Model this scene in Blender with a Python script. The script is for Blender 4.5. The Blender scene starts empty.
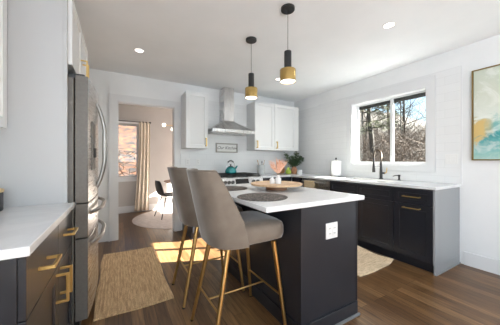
import bpy, bmesh, math, random
from mathutils import Vector, Matrix
C = bpy.context.scene.collection
PI = math.pi
random.seed(7)

# ------------------------------------------------------------------ camera, world, sun, daylight, fill lamps, exposure
scn = bpy.context.scene
cam_d = bpy.data.cameras.new('camera'); cam = bpy.data.objects.new('camera', cam_d); C.objects.link(cam)
cam.location = (0, 0, 1.188); cam.rotation_euler = (PI/2, 0, math.radians(-29.94))
cam_d.sensor_width = 36; cam_d.lens = 228.6/500*36; cam_d.shift_y = -2/500; cam_d.clip_start = .02
scn.camera = cam

W = bpy.data.worlds.new('sky'); scn.world = W; W.use_nodes = True
wn = W.node_tree.nodes; wl = W.node_tree.links
sky = wn.new('ShaderNodeTexSky'); sky.sky_type = 'NISHITA'; sky.sun_disc = False
sky.sun_elevation = math.radians(32); sky.sun_rotation = math.radians(113); sky.altitude = 300
sky.air_density = 1.2; sky.ozone_density = 1.6
wl.new(sky.outputs[0], wn['Background'].inputs[0]); wn['Background'].inputs[1].default_value = .23

sd = bpy.data.lights.new('sun', 'SUN'); sd.energy = 68.0; sd.angle = .009; sd.color = (1, .96, .88)
sun = bpy.data.objects.new('sun', sd); C.objects.link(sun)
sun.rotation_euler = Vector((-1, .43, -.645)).to_track_quat('-Z', 'Y').to_euler(); sun.location = (8, -3, 6)

XR_ = 3.432
def area(name, loc, direction, sx, sy, power, col):
    d = bpy.data.lights.new(name, 'AREA'); d.shape = 'RECTANGLE'; d.size = sx; d.size_y = sy
    d.energy = power; d.color = col
    o = bpy.data.objects.new(name, d); C.objects.link(o); o.location = loc
    o.rotation_euler = Vector(direction).to_track_quat('-Z', 'Y').to_euler(); return o
# daylight at living, sink and dining openings; left and right lamps are added fill
area('daylight_living_window', (1.55, -3.38, 1.35), (0, .25, 1), 3.0, 1.9, 118, (.78, .89, 1.0))  # tilted up as fill so the ceiling brightens and bounces
area('fill_lamp_left', (-.80, -1.6, 1.4), (1, .15, .7), 1.7, 1.7, 84, (.78, .89, 1.0))  # added fill lamp on the unseen left, brightens the right wall
area('fill_lamp_right', (XR_-.09, -1.6, 1.4), (-.3, .3, 1), 1.7, 1.7, 12, (.86, .95, 1.0))  # added fill lamp on the unseen right, evens out the light
area('daylight_sink_window', (3.47, 1.95, 1.55), (-1, .1, .3), .95, .75, 5, (.92, .96, 1.0))
area('daylight_dining_door', (2.9, 5.0, 1.05), (-1, 0, 0), 1.1, 1.8, 15, (1.0, .96, .94))

vs = scn.view_settings
scn.display_settings.display_device = 'sRGB'
vs.view_transform = 'Standard'; vs.look = 'None'; vs.exposure = 0.27; vs.gamma = 1; vs.use_curve_mapping = False

# ------------------------------------------------------------------ helpers
def tag(o, label=None, cat=None, group=None, kind=None):
    if label: o['label'] = label
    if cat: o['category'] = cat
    if group: o['group'] = group
    if kind: o['kind'] = kind
    return o
def thing(name, label, cat, loc=(0, 0, 0), rz=0, group=None):
    o = bpy.data.objects.new(name, None); C.objects.link(o); o.empty_display_size = .1
    o.location = loc; o.rotation_euler = (0, 0, rz); return tag(o, label, cat, group)
def dup(o, parent=None):
    c = o.copy(); C.objects.link(c)
    if parent: c.parent = parent
    for ch in list(o.children): dup(ch, c)
    return c

class MB:
    def __init__(s): s.b = bmesh.new()
    def box(s, x0, x1, y0, y1, z0, z1):
        v = [s.b.verts.new(p) for p in ((x0,y0,z0),(x1,y0,z0),(x1,y1,z0),(x0,y1,z0),(x0,y0,z1),(x1,y0,z1),(x1,y1,z1),(x0,y1,z1))]
        for f in ((3,2,1,0),(4,5,6,7),(0,1,5,4),(1,2,6,5),(2,3,7,6),(3,0,4,7)): s.b.faces.new([v[i] for i in f])
        return s
    def rings(s, rs, close=True, cap0=True, cap1=True):
        R = [[s.b.verts.new(p) for p in r] for r in rs]; n = len(R[0])
        for a, b in zip(R, R[1:]):
            for i in range(n if close else n-1):
                j = (i+1) % n; s.b.faces.new((a[i], a[j], b[j], b[i]))
        if cap0 and n > 2: s.b.faces.new(list(reversed(R[0])))
        if cap1 and n > 2: s.b.faces.new(R[-1])
        return s
    def lathe(s, prof, c=(0, 0, 0), n=32, cap0=True, cap1=True):
        return s.rings([[(c[0]+r*math.cos(2*PI*i/n), c[1]+r*math.sin(2*PI*i/n), c[2]+z) for i in range(n)] for r, z in prof], True, cap0, cap1)
    def tube(s, pts, r, n=10, flat=1.0):
        pts = [Vector(p) for p in pts]; rs = []; prev = None
        for i, p in enumerate(pts):
            t = (pts[min(i+1, len(pts)-1)] - pts[max(i-1, 0)]).normalized()
            if prev is None:
                a = t.orthogonal().normalized()
            else:
                a = (prev - t*prev.dot(t)).normalized()
            prev = a; b = t.cross(a); rr = r[i] if isinstance(r, (list, tuple)) else r
            rs.append([p + a*rr*math.cos(2*PI*k/n) + b*rr*flat*math.sin(2*PI*k/n) for k in range(n)])
        return s.rings(rs)
    def bar(s, p, q, w, h=None):
        """square bar from p to q"""
        h = h or w; p, q = Vector(p), Vector(q); t = (q-p).normalized()
        up = Vector((0, 0, 1)) if abs(t.z) < .9 else Vector((0, 1, 0))
        a = t.cross(up).normalized(); b = a.cross(t)
        return s.rings([[c+a*w/2*i+b*h/2*j for i, j in ((-1,-1),(1,-1),(1,1),(-1,1))] for c in (p, q)])
    def prism(s, poly, z0, z1):
        return s.rings([[(x, y, z0) for x, y in poly], [(x, y, z1) for x, y in poly]])
    def sphere(s, c, r, n=20, m=12, sz=1.0):
        return s.lathe([(max(r*math.sin(PI*i/m), 1e-4), -r*sz*math.cos(PI*i/m)) for i in range(m+1)], c, n)
    def shaker(s, x0, x1, z0, z1, y=0, t=.02, rail=.058, rec=.009):
        def ring(i, yy): return [(x0+i, yy, z0+i), (x1-i, yy, z0+i), (x1-i, yy, z1-i), (x0+i, yy, z1-i)]
        return s.rings([ring(0, y+t), ring(0, y), ring(rail, y), ring(rail+.003, y+rec)])
    def slab(s, us, vs, keep, w0, w1, axis):
        """flat slab with openings: cells of a grid, keep(u,v) tells which cells are solid"""
        mp = {'x': lambda u, v, w: (w, u, v), 'y': lambda u, v, w: (u, w, v), 'z': lambda u, v, w: (u, v, w)}[axis]
        V = {}
        def vt(i, j, k):
            if (i, j, k) not in V: V[i, j, k] = s.b.verts.new(mp(us[i], vs[j], (w0, w1)[k]))
            return V[i, j, k]
        K = lambda i, j: 0 <= i < len(us)-1 and 0 <= j < len(vs)-1 and keep((us[i]+us[i+1])/2, (vs[j]+vs[j+1])/2)
        for i in range(len(us)-1):
            for j in range(len(vs)-1):
                if not K(i, j): continue
                for k in (0, 1): s.b.faces.new([vt(i, j, k), vt(i+1, j, k), vt(i+1, j+1, k), vt(i, j+1, k)])
                for (a, b), (di, dj) in ((((i, j), (i+1, j)), (0, -1)), (((i, j+1), (i+1, j+1)), (0, 1)), (((i, j), (i, j+1)), (-1, 0)), (((i+1, j), (i+1, j+1)), (1, 0))):
                    if not K(i+di, j+dj): s.b.faces.new([vt(*a, 0), vt(*b, 0), vt(*b, 1), vt(*a, 1)])
        bmesh.ops.recalc_face_normals(s.b, faces=s.b.faces)
        bmesh.ops.dissolve_limit(s.b, angle_limit=.01, verts=s.b.verts, edges=s.b.edges)
        return s
    def obj(s, name, mat, parent=None, bevel=0, smooth=False, loc=None, rot=None, sub=0, segs=2):
        bmesh.ops.recalc_face_normals(s.b, faces=s.b.faces)
        me = bpy.data.meshes.new(name); s.b.to_mesh(me); s.b.free()
        for m in (mat if isinstance(mat, (list, tuple)) else [mat]): me.materials.append(m)
        if smooth:
            for p in me.polygons: p.use_smooth = True
            if smooth != 'all':
                try: me.set_sharp_from_angle(angle=math.radians(40))
                except Exception: pass
        o = bpy.data.objects.new(name, me); C.objects.link(o)
        if parent: o.parent = parent
        if loc: o.location = loc
        if rot: o.rotation_euler = rot
        if bevel:
            m = o.modifiers.new('bevel', 'BEVEL'); m.width = bevel; m.segments = segs; m.limit_method = 'ANGLE'; m.angle_limit = math.radians(40)
        if sub:
            m = o.modifiers.new('subdivision', 'SUBSURF'); m.levels = sub; m.render_levels = sub
        return o
def struct(name, mb, mat, parent=None, **k):
    o = mb.obj(name, mat, parent, **k)
    if not parent: o['kind'] = 'structure'
    return o

# ------------------------------------------------------------------ materials
def mat(name, col, rough=.5, metal=0, **k):
    m = bpy.data.materials.new(name); m.use_nodes = True; b = m.node_tree.nodes['Principled BSDF']
    b.inputs['Base Color'].default_value = (*col, 1); b.inputs['Roughness'].default_value = rough; b.inputs['Metallic'].default_value = metal
    for kk, v in k.items(): b.inputs[kk.replace('_', ' ')].default_value = v
    return m
def nodes(m): return m.node_tree.nodes, m.node_tree.links, m.node_tree.nodes['Principled BSDF']
def noise(m, scale, detail=4, vec=None, rough=.5, dist=0):
    n, l, b = nodes(m); t = n.new('ShaderNodeTexNoise'); t.inputs['Scale'].default_value = scale; t.inputs['Detail'].default_value = detail
    t.inputs['Roughness'].default_value = rough; t.inputs['Distortion'].default_value = dist
    if vec: l.new(vec, t.inputs['Vector'])
    return t.outputs['Fac']
def coord(m, sc=(1, 1, 1), which='Object', rot=(0, 0, 0)):
    n, l, b = nodes(m); t = n.new('ShaderNodeTexCoord'); mp = n.new('ShaderNodeMapping'); mp.inputs['Scale'].default_value = sc; mp.inputs['Rotation'].default_value = rot
    l.new(t.outputs[which], mp.inputs[0]); return mp.outputs[0]
def ramp(m, fac, stops):
    n, l, b = nodes(m); r = n.new('ShaderNodeValToRGB'); e = r.color_ramp.elements
    while len(e) < len(stops): e.new(.5)
    for x, (p, c) in zip(e, stops): x.position = p; x.color = (*c, 1) if len(c) == 3 else c
    l.new(fac, r.inputs[0]); return r.outputs[0]
def mix(m, fac, a, c, mode='MIX'):
    n, l, b = nodes(m); x = n.new('ShaderNodeMix'); x.data_type = 'RGBA'; x.blend_type = mode
    for s, v in ((x.inputs[0], fac), (x.inputs[6], a), (x.inputs[7], c)):
        if isinstance(v, bpy.types.NodeSocket): l.new(v, s)
        elif isinstance(v, (int, float)): s.default_value = v
        else: s.default_value = (*v, 1)
    return x.outputs[2]
def setc(m, c): n, l, b = nodes(m); l.new(c, b.inputs['Base Color'])
def bump(m, h, strength=.3, dist=.01):
    n, l, b = nodes(m); x = n.new('ShaderNodeBump'); x.inputs['Strength'].default_value = strength; x.inputs['Distance'].default_value = dist
    l.new(h, x.inputs['Height']); l.new(x.outputs[0], b.inputs['Normal'])

def speckled(name, a, c, scale, rough=.6, lo=.4, hi=.6, bmp=0, sc=(1, 1, 1), **k):
    m = mat(name, a, rough, **k); f = noise(m, scale, 5, coord(m, sc)); setc(m, ramp(m, f, [(lo, a), (hi, c)]))
    if bmp: bump(m, f, bmp, .004)
    return m
M = {}
M['wall'] = speckled('white wall paint', (.74, .755, .76), (.77, .78, .785), 3, .55)
M['ceil'] = speckled('ceiling paint', (.78, .81, .83), (.81, .835, .855), 2, .7)
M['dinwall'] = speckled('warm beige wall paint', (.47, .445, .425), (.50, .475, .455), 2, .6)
M['trim'] = mat('white trim paint', (.68, .69, .70), .35)
M['cab'] = mat('white cabinet lacquer', (.70, .71, .71), .35)
M['panel'] = mat('cabinet lacquer with painted shade', (.48, .49, .50), .4)  # cabinet white darkened in its colour so the tall panel reads less lit
M['dark'] = speckled('charcoal cabinet lacquer', (.015, .016, .021), (.018, .019, .024), 4, .3)
M['quartz'] = mat('white quartz', (.70, .705, .71), .18)
_f = noise(M['quartz'], 2.2, 6, coord(M['quartz'], (1, 1, 1)), .6, 1.5); setc(M['quartz'], ramp(M['quartz'], _f, [(.42, (.70, .705, .71)), (.5, (.665, .67, .68)), (.56, (.70, .705, .71))]))
M['gold'] = mat('brushed brass', (.70, .49, .185), .32, .88)
M['leg'] = mat('satin brass legs', (.56, .36, .14), .34, 1)
M['black'] = mat('matte black metal', (.016, .016, .017), .38)
M['shade'] = mat('brushed brass lamp shade', (.55, .38, .14), .24, 1)
M['knob'] = mat('dark steel knob', (.12, .12, .12), .3, .8)
M['steeldk'] = mat('satin steel handle', (.36, .35, .335), .34, 1)
M['iron'] = mat('cast iron', (.018, .018, .018), .6)
M['plastic'] = mat('white plastic', (.72, .72, .71), .35)
M['slot'] = mat('dark slot', (.05, .05, .05), .6)
M['glassblk'] = mat('black glass', (.012, .012, .014), .08)
def steel(name, sc, col=(.56, .55, .53), r=.27):
    m = mat(name, col, r, 1); f = noise(m, 6, 3, coord(m, sc)); n, l, b = nodes(m)
    mr = n.new('ShaderNodeMapRange'); mr.inputs[3].default_value = r-.02; mr.inputs[4].default_value = r+.03
    l.new(f, mr.inputs[0]); l.new(mr.outputs[0], b.inputs['Roughness']); return m
M['steel'] = steel('brushed stainless steel', (1, 1, 60))
M['steelh'] = steel('brushed stainless hood', (60, 1, 1), (.60, .59, .58))
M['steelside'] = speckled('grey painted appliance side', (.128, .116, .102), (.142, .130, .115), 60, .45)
M['velvet'] = mat('taupe velvet', (.225, .190, .165), .8, Sheen_Weight=.6, Sheen_Roughness=.35)
_f = noise(M['velvet'], 7, 4, coord(M['velvet'])); setc(M['velvet'], ramp(M['velvet'], _f, [(.35, (.152, .120, .093)), (.65, (.200, .163, .130))]))
# hardwood planks running along Y
def hardwood():
    m = mat('dark hardwood planks', (.1, .05, .03), .3, 0, Specular_IOR_Level=.35); n, l, b = nodes(m)
    v = coord(m, (1, 1, 1), 'Object', (0, 0, PI/2))
    br = n.new('ShaderNodeTexBrick'); l.new(v, br.inputs['Vector'])
    br.inputs['Scale'].default_value = 1; br.inputs['Brick Width'].default_value = 1.15; br.inputs['Row Height'].default_value = .085
    br.inputs['Mortar Size'].default_value = .0012; br.inputs['Bias'].default_value = 0; br.offset = .37; br.offset_frequency = 3
    br.inputs['Color1'].default_value = (0, 0, 0, 1); br.inputs['Color2'].default_value = (1, 1, 1, 1); br.inputs['Mortar'].default_value = (.5, .5, .5, 1)
    tone = ramp(m, br.outputs['Color'], [(0, (.092, .046, .020)), (.5, (.145, .077, .033)), (1, (.215, .124, .056))])
    g = noise(m, 3, 8, coord(m, (16, 1.1, 1)), .65, .6)
    gr = ramp(m, g, [(.3, (.45, .40, .37)), (.52, (1, 1, 1)), (.75, (1.55, 1.48, 1.4))])
    c = mix(m, 1.0, tone, gr, 'MULTIPLY'); c = mix(m, br.outputs['Fac'], c, (.012, .008, .006)); setc(m, c)
    mr = n.new('ShaderNodeMapRange'); mr.inputs[3].default_value = .22; mr.inputs[4].default_value = .42; l.new(g, mr.inputs[0]); l.new(mr.outputs[0], b.inputs['Roughness'])
    bump(m, g, .08, .002); return m
M['floor'] = hardwood()
def tile(name, ax):
    m = mat(name, (.72, .73, .73), .22); n, l, b = nodes(m)
    t = n.new('ShaderNodeTexCoord'); sp = n.new('ShaderNodeSeparateXYZ'); cb = n.new('ShaderNodeCombineXYZ'); l.new(t.outputs['Object'], sp.inputs[0])
    l.new(sp.outputs[ax], cb.inputs[0]); l.new(sp.outputs['Z'], cb.inputs[1])
    br = n.new('ShaderNodeTexBrick'); l.new(cb.outputs[0], br.inputs['Vector']); br.inputs['Scale'].default_value = 1
    br.inputs['Brick Width'].default_value = .305; br.inputs['Row Height'].default_value = .1; br.inputs['Mortar Size'].default_value = .0016; br.inputs['Mortar Smooth'].default_value = .3
    br.inputs['Color1'].default_value = (.72, .73, .735, 1); br.inputs['Color2'].default_value = (.74, .75, .755, 1); br.inputs['Mortar'].default_value = (.63, .64, .64, 1)
    setc(m, br.outputs['Color']); inv = n.new('ShaderNodeMath'); inv.operation = 'SUBTRACT'; inv.inputs[0].default_value = 1; l.new(br.outputs['Fac'], inv.inputs[1])
    bump(m, inv.outputs[0], .25, .002); return m
M['tilex'] = tile('white subway tile along range wall', 'X'); M['tiley'] = tile('white subway tile along window wall', 'Y')
def jute(name, a, c, sc):
    m = mat(name, a, .9); f1 = noise(m, 40, 4, coord(m, sc)); f2 = noise(m, 130, 2, coord(m)); f = mix(m, .5, f1, f2)
    setc(m, ramp(m, f, [(.36, a), (.62, c)])); bump(m, f, .6, .006); return m
M['jute'] = jute('woven jute', (.34, .205, .10), (.72, .50, .28), (2.2, .25, 1))
M['jutemat'] = jute('pale woven jute', (.52, .39, .25), (.82, .66, .46), (.3, 2.0, 1))
M['palerug'] = speckled('pale woven rug', (.60, .53, .49), (.68, .61, .57), 14, .95)
M['placemat'] = speckled('grey brown woven placemat', (.030, .026, .023), (.21, .178, .158), 100, .8, .42, .66, .5)
def wood(name, a, c, sc=(2, 18, 2), rough=.45):
    m = mat(name, a, rough); f = noise(m, 4, 6, coord(m, sc), .6, .8); setc(m, ramp(m, f, [(.3, a), (.7, c)])); return m
M['traywood'] = wood('light tray wood', (.50, .32, .18), (.68, .48, .30))
M['traybase'] = wood('brown tray foot wood', (.20, .09, .045), (.30, .15, .075))
M['boardwood'] = wood('acacia board wood', (.30, .13, .05), (.48, .24, .10), (2, 2, 14))
M['utwood'] = wood('utensil wood', (.34, .22, .13), (.48, .33, .20))
M['lidwood'] = wood('pale bamboo', (.55, .40, .20), (.70, .54, .30))
M['tablewood'] = wood('walnut table top', (.20, .10, .06), (.30, .16, .10))
M['teal'] = mat('teal enamel', (.0, .24, .25), .16, .2, Coat_Weight=.6)
M['grey'] = speckled('grey ceramic', (.42, .44, .44), (.48, .50, .50), 12, .5)
M['pear'] = speckled('green pear glaze', (.30, .42, .03), (.40, .50, .06), 6, .3)
M['white'] = mat('white ceramic', (.82, .82, .80), .3)
M['paper'] = speckled('white paper towel', (.84, .84, .83), (.88, .88, .87), 60, .9, bmp=.2)
M['leaf'] = speckled('sage green leaf', (.045, .095, .040), (.12, .19, .09), 30, .5)
M['stem'] = mat('brown stem', (.10, .07, .035), .7)
M['pampas'] = speckled('peach dried grass', (.80, .42, .28), (.92, .62, .46), 60, .9)
M['clear'] = mat('clear glass', (.95, .97, .97), .03, 0, Transmission_Weight=1.0, IOR=1.45)
M['terra'] = speckled('terracotta', (.42, .20, .11), (.50, .26, .15), 10, .7)
M['towel'] = speckled('beige tea towel', (.55, .42, .24), (.70, .58, .38), 50, .95, bmp=.3, sc=(1, 1, 3))
M['curtain'] = speckled('cream linen curtain', (.66, .57, .46), (.74, .66, .55), 40, .9)
M['brassart'] = mat('thin brass picture frame', (.32, .22, .08), .35, 1)
def emis(name, col, s):
    m = mat(name, col, .4); n, l, b = nodes(m); b.inputs['Emission Color'].default_value = (*col, 1); b.inputs['Emission Strength'].default_value = s; return m
M['lamp'] = emis('glowing lamp diffuser', (1, .93, .84), 4)
M['globe'] = emis('glowing opal globe', (1, .92, .80), 2.5)
def glass_pane():
    m = bpy.data.materials.new('window glass'); m.use_nodes = True; n = m.node_tree.nodes; l = m.node_tree.links; n.remove(n['Principled BSDF'])
    t = n.new('ShaderNodeBsdfTransparent'); g = n.new('ShaderNodeBsdfGlossy'); g.inputs['Roughness'].default_value = .02; fr = n.new('ShaderNodeFresnel'); fr.inputs[0].default_value = 1.3
    t.inputs[0].default_value = (.96, .98, .97, 1)
    x = n.new('ShaderNodeMixShader'); l.new(fr.outputs[0], x.inputs[0]); l.new(t.outputs[0], x.inputs[1]); l.new(g.outputs[0], x.inputs[2]); l.new(x.outputs[0], n['Material Output'].inputs[0]); return m
M['pane'] = glass_pane()
def abstract_art():
    m = mat('abstract painting', (.7, .75, .7), .5); v = coord(m, (1, 1, 1)); n, l, b = nodes(m)
    sp = n.new('ShaderNodeSeparateXYZ'); l.new(v, sp.inputs[0])
    f = noise(m, 1.6, 6, v, .6, 1.2); f2 = noise(m, 4.0, 8, v, .65, 1.8)
    def lin(a, sa, bb, sb, c0):
        x = n.new('ShaderNodeMath'); x.operation = 'MULTIPLY_ADD'; l.new(a, x.inputs[0]); x.inputs[1].default_value = sa; x.inputs[2].default_value = c0
        y = n.new('ShaderNodeMath'); y.operation = 'MULTIPLY_ADD'; l.new(bb, y.inputs[0]); y.inputs[1].default_value = sb; l.new(x.outputs[0], y.inputs[2]); return y.outputs[0]
    h = lin(f2, .55, sp.outputs['Z'], 1.0, -.28)        # painting height with wavering
    base = ramp(m, h, [(.0, (.34, .52, .47)), (.12, (.16, .42, .41)), (.25, (.04, .26, .27)), (.38, (.20, .44, .42)), (.48, (.62, .66, .60)), (.7, (.56, .59, .50)), (1, (.50, .55, .47))])
    foam = ramp(m, f2, [(.50, (0, 0, 0)), (.62, (1, 1, 1))]); base = mix(m, mix(m, .55, (0, 0, 0), foam), base, (.74, .76, .72))
    gold = n.new('ShaderNodeMath'); gold.operation = 'MULTIPLY'
    gz = ramp(m, h, [(.22, (0, 0, 0)), (.28, (1, 1, 1)), (.42, (1, 1, 1)), (.48, (0, 0, 0))])
    gy = ramp(m, lin(f, .3, sp.outputs['Y'], 1.0, -.15), [(.34, (0, 0, 0)), (.39, (1, 1, 1))])
    l.new(gz, gold.inputs[0]); l.new(gy, gold.inputs[1])
    base = mix(m, gold.outputs[0], base, (.58, .42, .16)); setc(m, base); return m
M['art'] = abstract_art()
M['litter'] = speckled('leaf litter ground', (.008, .005, .0035), (.026, .017, .012), 5, .95, .35, .65, 1)
M['bark'] = speckled('grey brown bark', (.012, .010, .008), (.035, .029, .024), 14, .9, bmp=.5)
M['twig'] = speckled('brown bare twigs', (.034, .022, .015), (.085, .058, .042), 3, .9)
M['pine'] = speckled('pine needles', (.022, .032, .009), (.075, .080, .026), 2, .8)
M['siding'] = speckled('exterior siding', (.30, .32, .31), (.34, .36, .35), 3, .7)
M['eave'] = mat('dark eave', (.03, .03, .03), .6)

# ------------------------------------------------------------------ room shell
XL, XR, YB, YF, H = -.89, 3.432, 3.958, -3.5, 2.50
YD = 5.9; XDR = 3.0; XDL = -1.6
WY0, WY1, WZ0, WZ1 = 1.408, 2.495, 1.125, 2.135      # sink window opening
DX0, DX1, DZ = -.01, .818, 2.076                      # doorway opening
struct('floor', MB().box(XL-.9, XR+.2, YF-.2, YD+.2, -.06, 0), M['floor'])
struct('ceiling', MB().box(XL-.9, XR+.2, YF-.2, YD+.2, H, H+.1), M['ceil'])
struct('wall_right', MB().slab([YF, -2.45, -.75, WY0, WY1, YB], [0, .55, WZ0, WZ1, 2.25, H], lambda u, v: not ((WY0 < u < WY1 and WZ0 < v < WZ1) or (-2.45 < u < -.75 and .55 < v < 2.25)), XR, XR+.18, 'x'), M['wall'])
struct('wall_back', MB().slab([XL-.9, DX0, DX1, XR+.18], [0, DZ, H], lambda u, v: not (DX0 < u < DX1 and v < DZ), YB, YB+.12, 'y'), M['wall'])
struct('wall_left', MB().slab([YF, -2.45, -.75, YB], [0, .55, 2.25, H], lambda u, v: not (-2.45 < u < -.75 and .55 < v < 2.25), XL-.12, XL, 'x'), M['wall'])
struct('wall_front', MB().slab([XL-.12, .05, 3.05, XR+.18], [0, .4, 2.3, H], lambda u, v: not (.05 < u < 3.05 and .4 < v < 2.3), YF-.12, YF, 'y'), M['wall'])
# dining room beyond the doorway
DWX0, DWX1, DWZ0, DWZ1 = -.75, .40, .80, 2.02
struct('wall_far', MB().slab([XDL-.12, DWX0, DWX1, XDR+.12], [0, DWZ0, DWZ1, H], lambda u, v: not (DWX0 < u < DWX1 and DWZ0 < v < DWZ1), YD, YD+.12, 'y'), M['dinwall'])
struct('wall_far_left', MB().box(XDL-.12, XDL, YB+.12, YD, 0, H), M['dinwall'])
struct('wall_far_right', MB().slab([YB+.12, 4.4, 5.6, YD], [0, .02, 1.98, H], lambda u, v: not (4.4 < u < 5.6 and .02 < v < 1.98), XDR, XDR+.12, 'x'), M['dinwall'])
# doorway casing and jamb liner
cs = MB()
cs.box(DX0-.115, DX0, YB-.018, YB, 0, DZ+.10).box(DX1, DX1+.105, YB-.018, YB, 0, DZ+.10).box(DX0, DX1, YB-.018, YB, DZ, DZ+.10)
cs.box(DX0-.115, DX0-.10, YB-.026, YB-.018, 0, DZ+.10).box(DX1+.092, DX1+.105, YB-.026, YB-.018, 0, DZ+.10)
cs.box(DX0, DX0+.012, YB, YB+.12, 0, DZ).box(DX1-.012, DX1, YB, YB+.12, 0, DZ).box(DX0+.012, DX1-.012, YB, YB+.12, DZ-.012, DZ)
struct('trim_1', cs, M['trim'])
def baseboard(name, x0, x1, y0, y1, top, h=.135):
    mb = MB(); mb.box(x0, x1, y0, y1, 0, h); struct(name, mb, M['trim'], bevel=.004)
baseboard('baseboard_right', XR-.016, XR, YF, 1.045, 0, .15)
baseboard('baseboard_left', XL, XL+.016, YF, .95, 0)
baseboard('baseboard_front', XL+.016, XR-.016, YF, YF+.016, 0)
baseboard('baseboard_far', XDL, XDR, YD-.016, YD, 0, .15)
# tiled backsplashes
struct('wall_right_tile', MB().slab([1.075, 1.312, 2.57, YB-.009], [.915, 1.05, 2.25, 2.27], lambda u, v: not (1.312 < u < 2.57 and 1.05 < v < 2.25), XR-.009, XR, 'x'), M['tiley'])
struct('wall_back_tile', MB().box(.925, XR-.009, YB-.009, YB, .915, 2.27), M['tilex'])
struct('trim_2', MB().box(XR-.013, XR, 1.062, 1.075, .915, 2.283).box(XR-.013, XR, 1.075, XR-.18, 2.27, 2.283), M['trim'])

# sink window: casing, reveal, two sashes
win = MB()
cy0, cy1, cz0, cz1 = WY0-.095, WY1+.075, WZ0-.085, WZ1+.11
win.slab([cy0, WY0, WY1, cy1], [cz0, WZ0, WZ1, cz1], lambda u, v: not (WY0 < u < WY1 and WZ0 < v < WZ1), XR-.022, XR-.009, 'x')
w1 = struct('window_1', win, M['trim'], bevel=.003)
rv = MB().slab([WY0, WY0+.012, WY1-.012, WY1], [WZ0, WZ0+.016, WZ1-.012, WZ1], lambda u, v: not (WY0+.012 < u < WY1-.012 and WZ0+.016 < v < WZ1-.012), XR-.009, XR+.18, 'x')
rv.obj('window_reveal', M['trim'], w1)
mid = 1.905
for k, (a, b) in enumerate(((WY0+.012, mid), (mid, WY1-.012))):
    xo = XR+.098 + .022*k; e = .028
    MB().slab([a, a+e, b-e, b], [WZ0+.016, WZ0+.016+e, WZ1-.012-e*.7, WZ1-.012], lambda u, v: not (a+e < u < b-e and WZ0+.016+e < v < WZ1-.012-e*.7), xo, xo+.026, 'x').obj('window_sash', M['trim'], w1, bevel=.002)
    MB().box(xo+.010, xo+.014, a+e, b-e, WZ0+.016+e, WZ1-.012-e*.7).obj('window_pane', M['pane'], w1)
# living and dining windows, plus two openings added for the fill lamps
def plain_window(name, us, vs, axis, w0, w1_):
    fr = MB(); (u0, u1), (v0, v1) = us, vs; um = (u0+u1)/2; e = .05
    fr.slab([u0, u0+e, um-e/2, um+e/2, u1-e, u1], [v0, v0+e, v1-e, v1], lambda u, v: not ((u0+e < u < um-e/2 or um+e/2 < u < u1-e) and v0+e < v < v1-e), w0, w1_, axis)
    return struct(name, fr, M['trim'])
plain_window('window_2', (.05, 3.05), (.4, 2.3), 'y', YF-.11, YF-.06)
plain_window('added_window_left', (-2.45, -.75), (.55, 2.25), 'x', XL-.11, XL-.06)  # unseen opening added around the left fill lamp
plain_window('added_window_right', (-2.45, -.75), (.55, 2.25), 'x', XR+.06, XR+.11)  # unseen opening added around the right fill lamp
plain_window('door_1', (4.4, 5.6), (.02, 1.98), 'x', XDR+.05, XDR+.09)
w4 = MB().slab([DWX0-.08, DWX0, DWX1, DWX1+.08], [DWZ0-.09, DWZ0, DWZ1, DWZ1+.08], lambda u, v: not (DWX0 < u < DWX1 and DWZ0 < v < DWZ1), YD-.02, YD, 'y')
w4 = struct('window_4', w4, M['trim'], bevel=.003)
MB().slab([DWX0, DWX0+.03, DWX1-.03, DWX1], [DWZ0, DWZ0+.03, DWZ1-.03, DWZ1], lambda u, v: not (DWX0+.03 < u < DWX1-.03 and DWZ0+.03 < v < DWZ1-.03), YD+.06, YD+.10, 'y').obj('window_sash', M['trim'], w4)
MB().box(DWX0+.03, DWX1-.03, YD+.078, YD+.082, DWZ0+.03, DWZ1-.03).obj('window_pane', M['pane'], w4)

# ------------------------------------------------------------------ cabinets
def pull(parent, x, y, z, ln, vert=False, out=.036, s=.0105):
    """square bar pull standing out from a front at local y"""
    mb = MB(); e = .012
    if vert:
        mb.box(x-s/2, x+s/2, y-out-s, y-out, z-ln/2, z+ln/2)
        for q in (z-ln/2+s/2, z+ln/2-s/2): mb.box(x-s/2, x+s/2, y-out, y+.0005, q-s/2, q+s/2)
    else:
        mb.box(x-ln/2, x+ln/2, y-out-s, y-out, z-s/2, z+s/2)
        for q in (x-ln/2+s/2, x+ln/2-s/2): mb.box(q-s/2, q+s/2, y-out, y+.0005, z-s/2, z+s/2)
    return mb.obj('handle', M['gold'], parent, bevel=.0012)
def base_body(root, w, depth, m, z1=.884, toe=.07):
    b = MB(); b.box(.001, w-.001, .022, depth, .105, z1); b.box(.001, w-.001, toe, depth, 0, .105)
    return b.obj('body', m, root, bevel=.0015)
def front(name, root, x0, x1, z0, z1, m, rail=.058):
    return MB().shaker(x0, x1, z0, z1, 0, .021, rail).obj(name, m, root, bevel=.0015)
PLUS, MINUS = PI/2, -PI/2

# left run, seen end-on in the foreground
ly = [.995, 1.45, 1.850]; XF = -.257
lc = thing('base_cabinet', 'charcoal drawer and door cabinet nearest the viewer at lower left', 'cabinet', (XF, ly[0], 0), PLUS)
w = ly[1]-ly[0]; base_body(lc, w, .615, M['dark'])
d = MB().box(.003, w-.002, 0, .021, .672, .876).obj('drawer', M['dark'], lc, bevel=.0015); pull(d, .19, 0, .785, .125, False, .038, .012)
d = front('door', lc, .003, w-.002, .115, .668, M['dark']); pull(d, w-.045, 0, .575, .14, True, .038, .012)
MB().shaker(-.615, -.022, .105, .884, 0, .012, .07).obj('end_panel', M['dark'], lc, loc=(-.0005, 0, 0), rot=(0, 0, -PI/2), bevel=.001)
lc2 = thing('base_cabinet', 'narrow charcoal cabinet between the refrigerator panel and the front-left cabinet', 'cabinet', (XF, ly[1], 0), PLUS)
w = ly[2]-ly[1]; base_body(lc2, w, .615, M['dark'])
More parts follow.
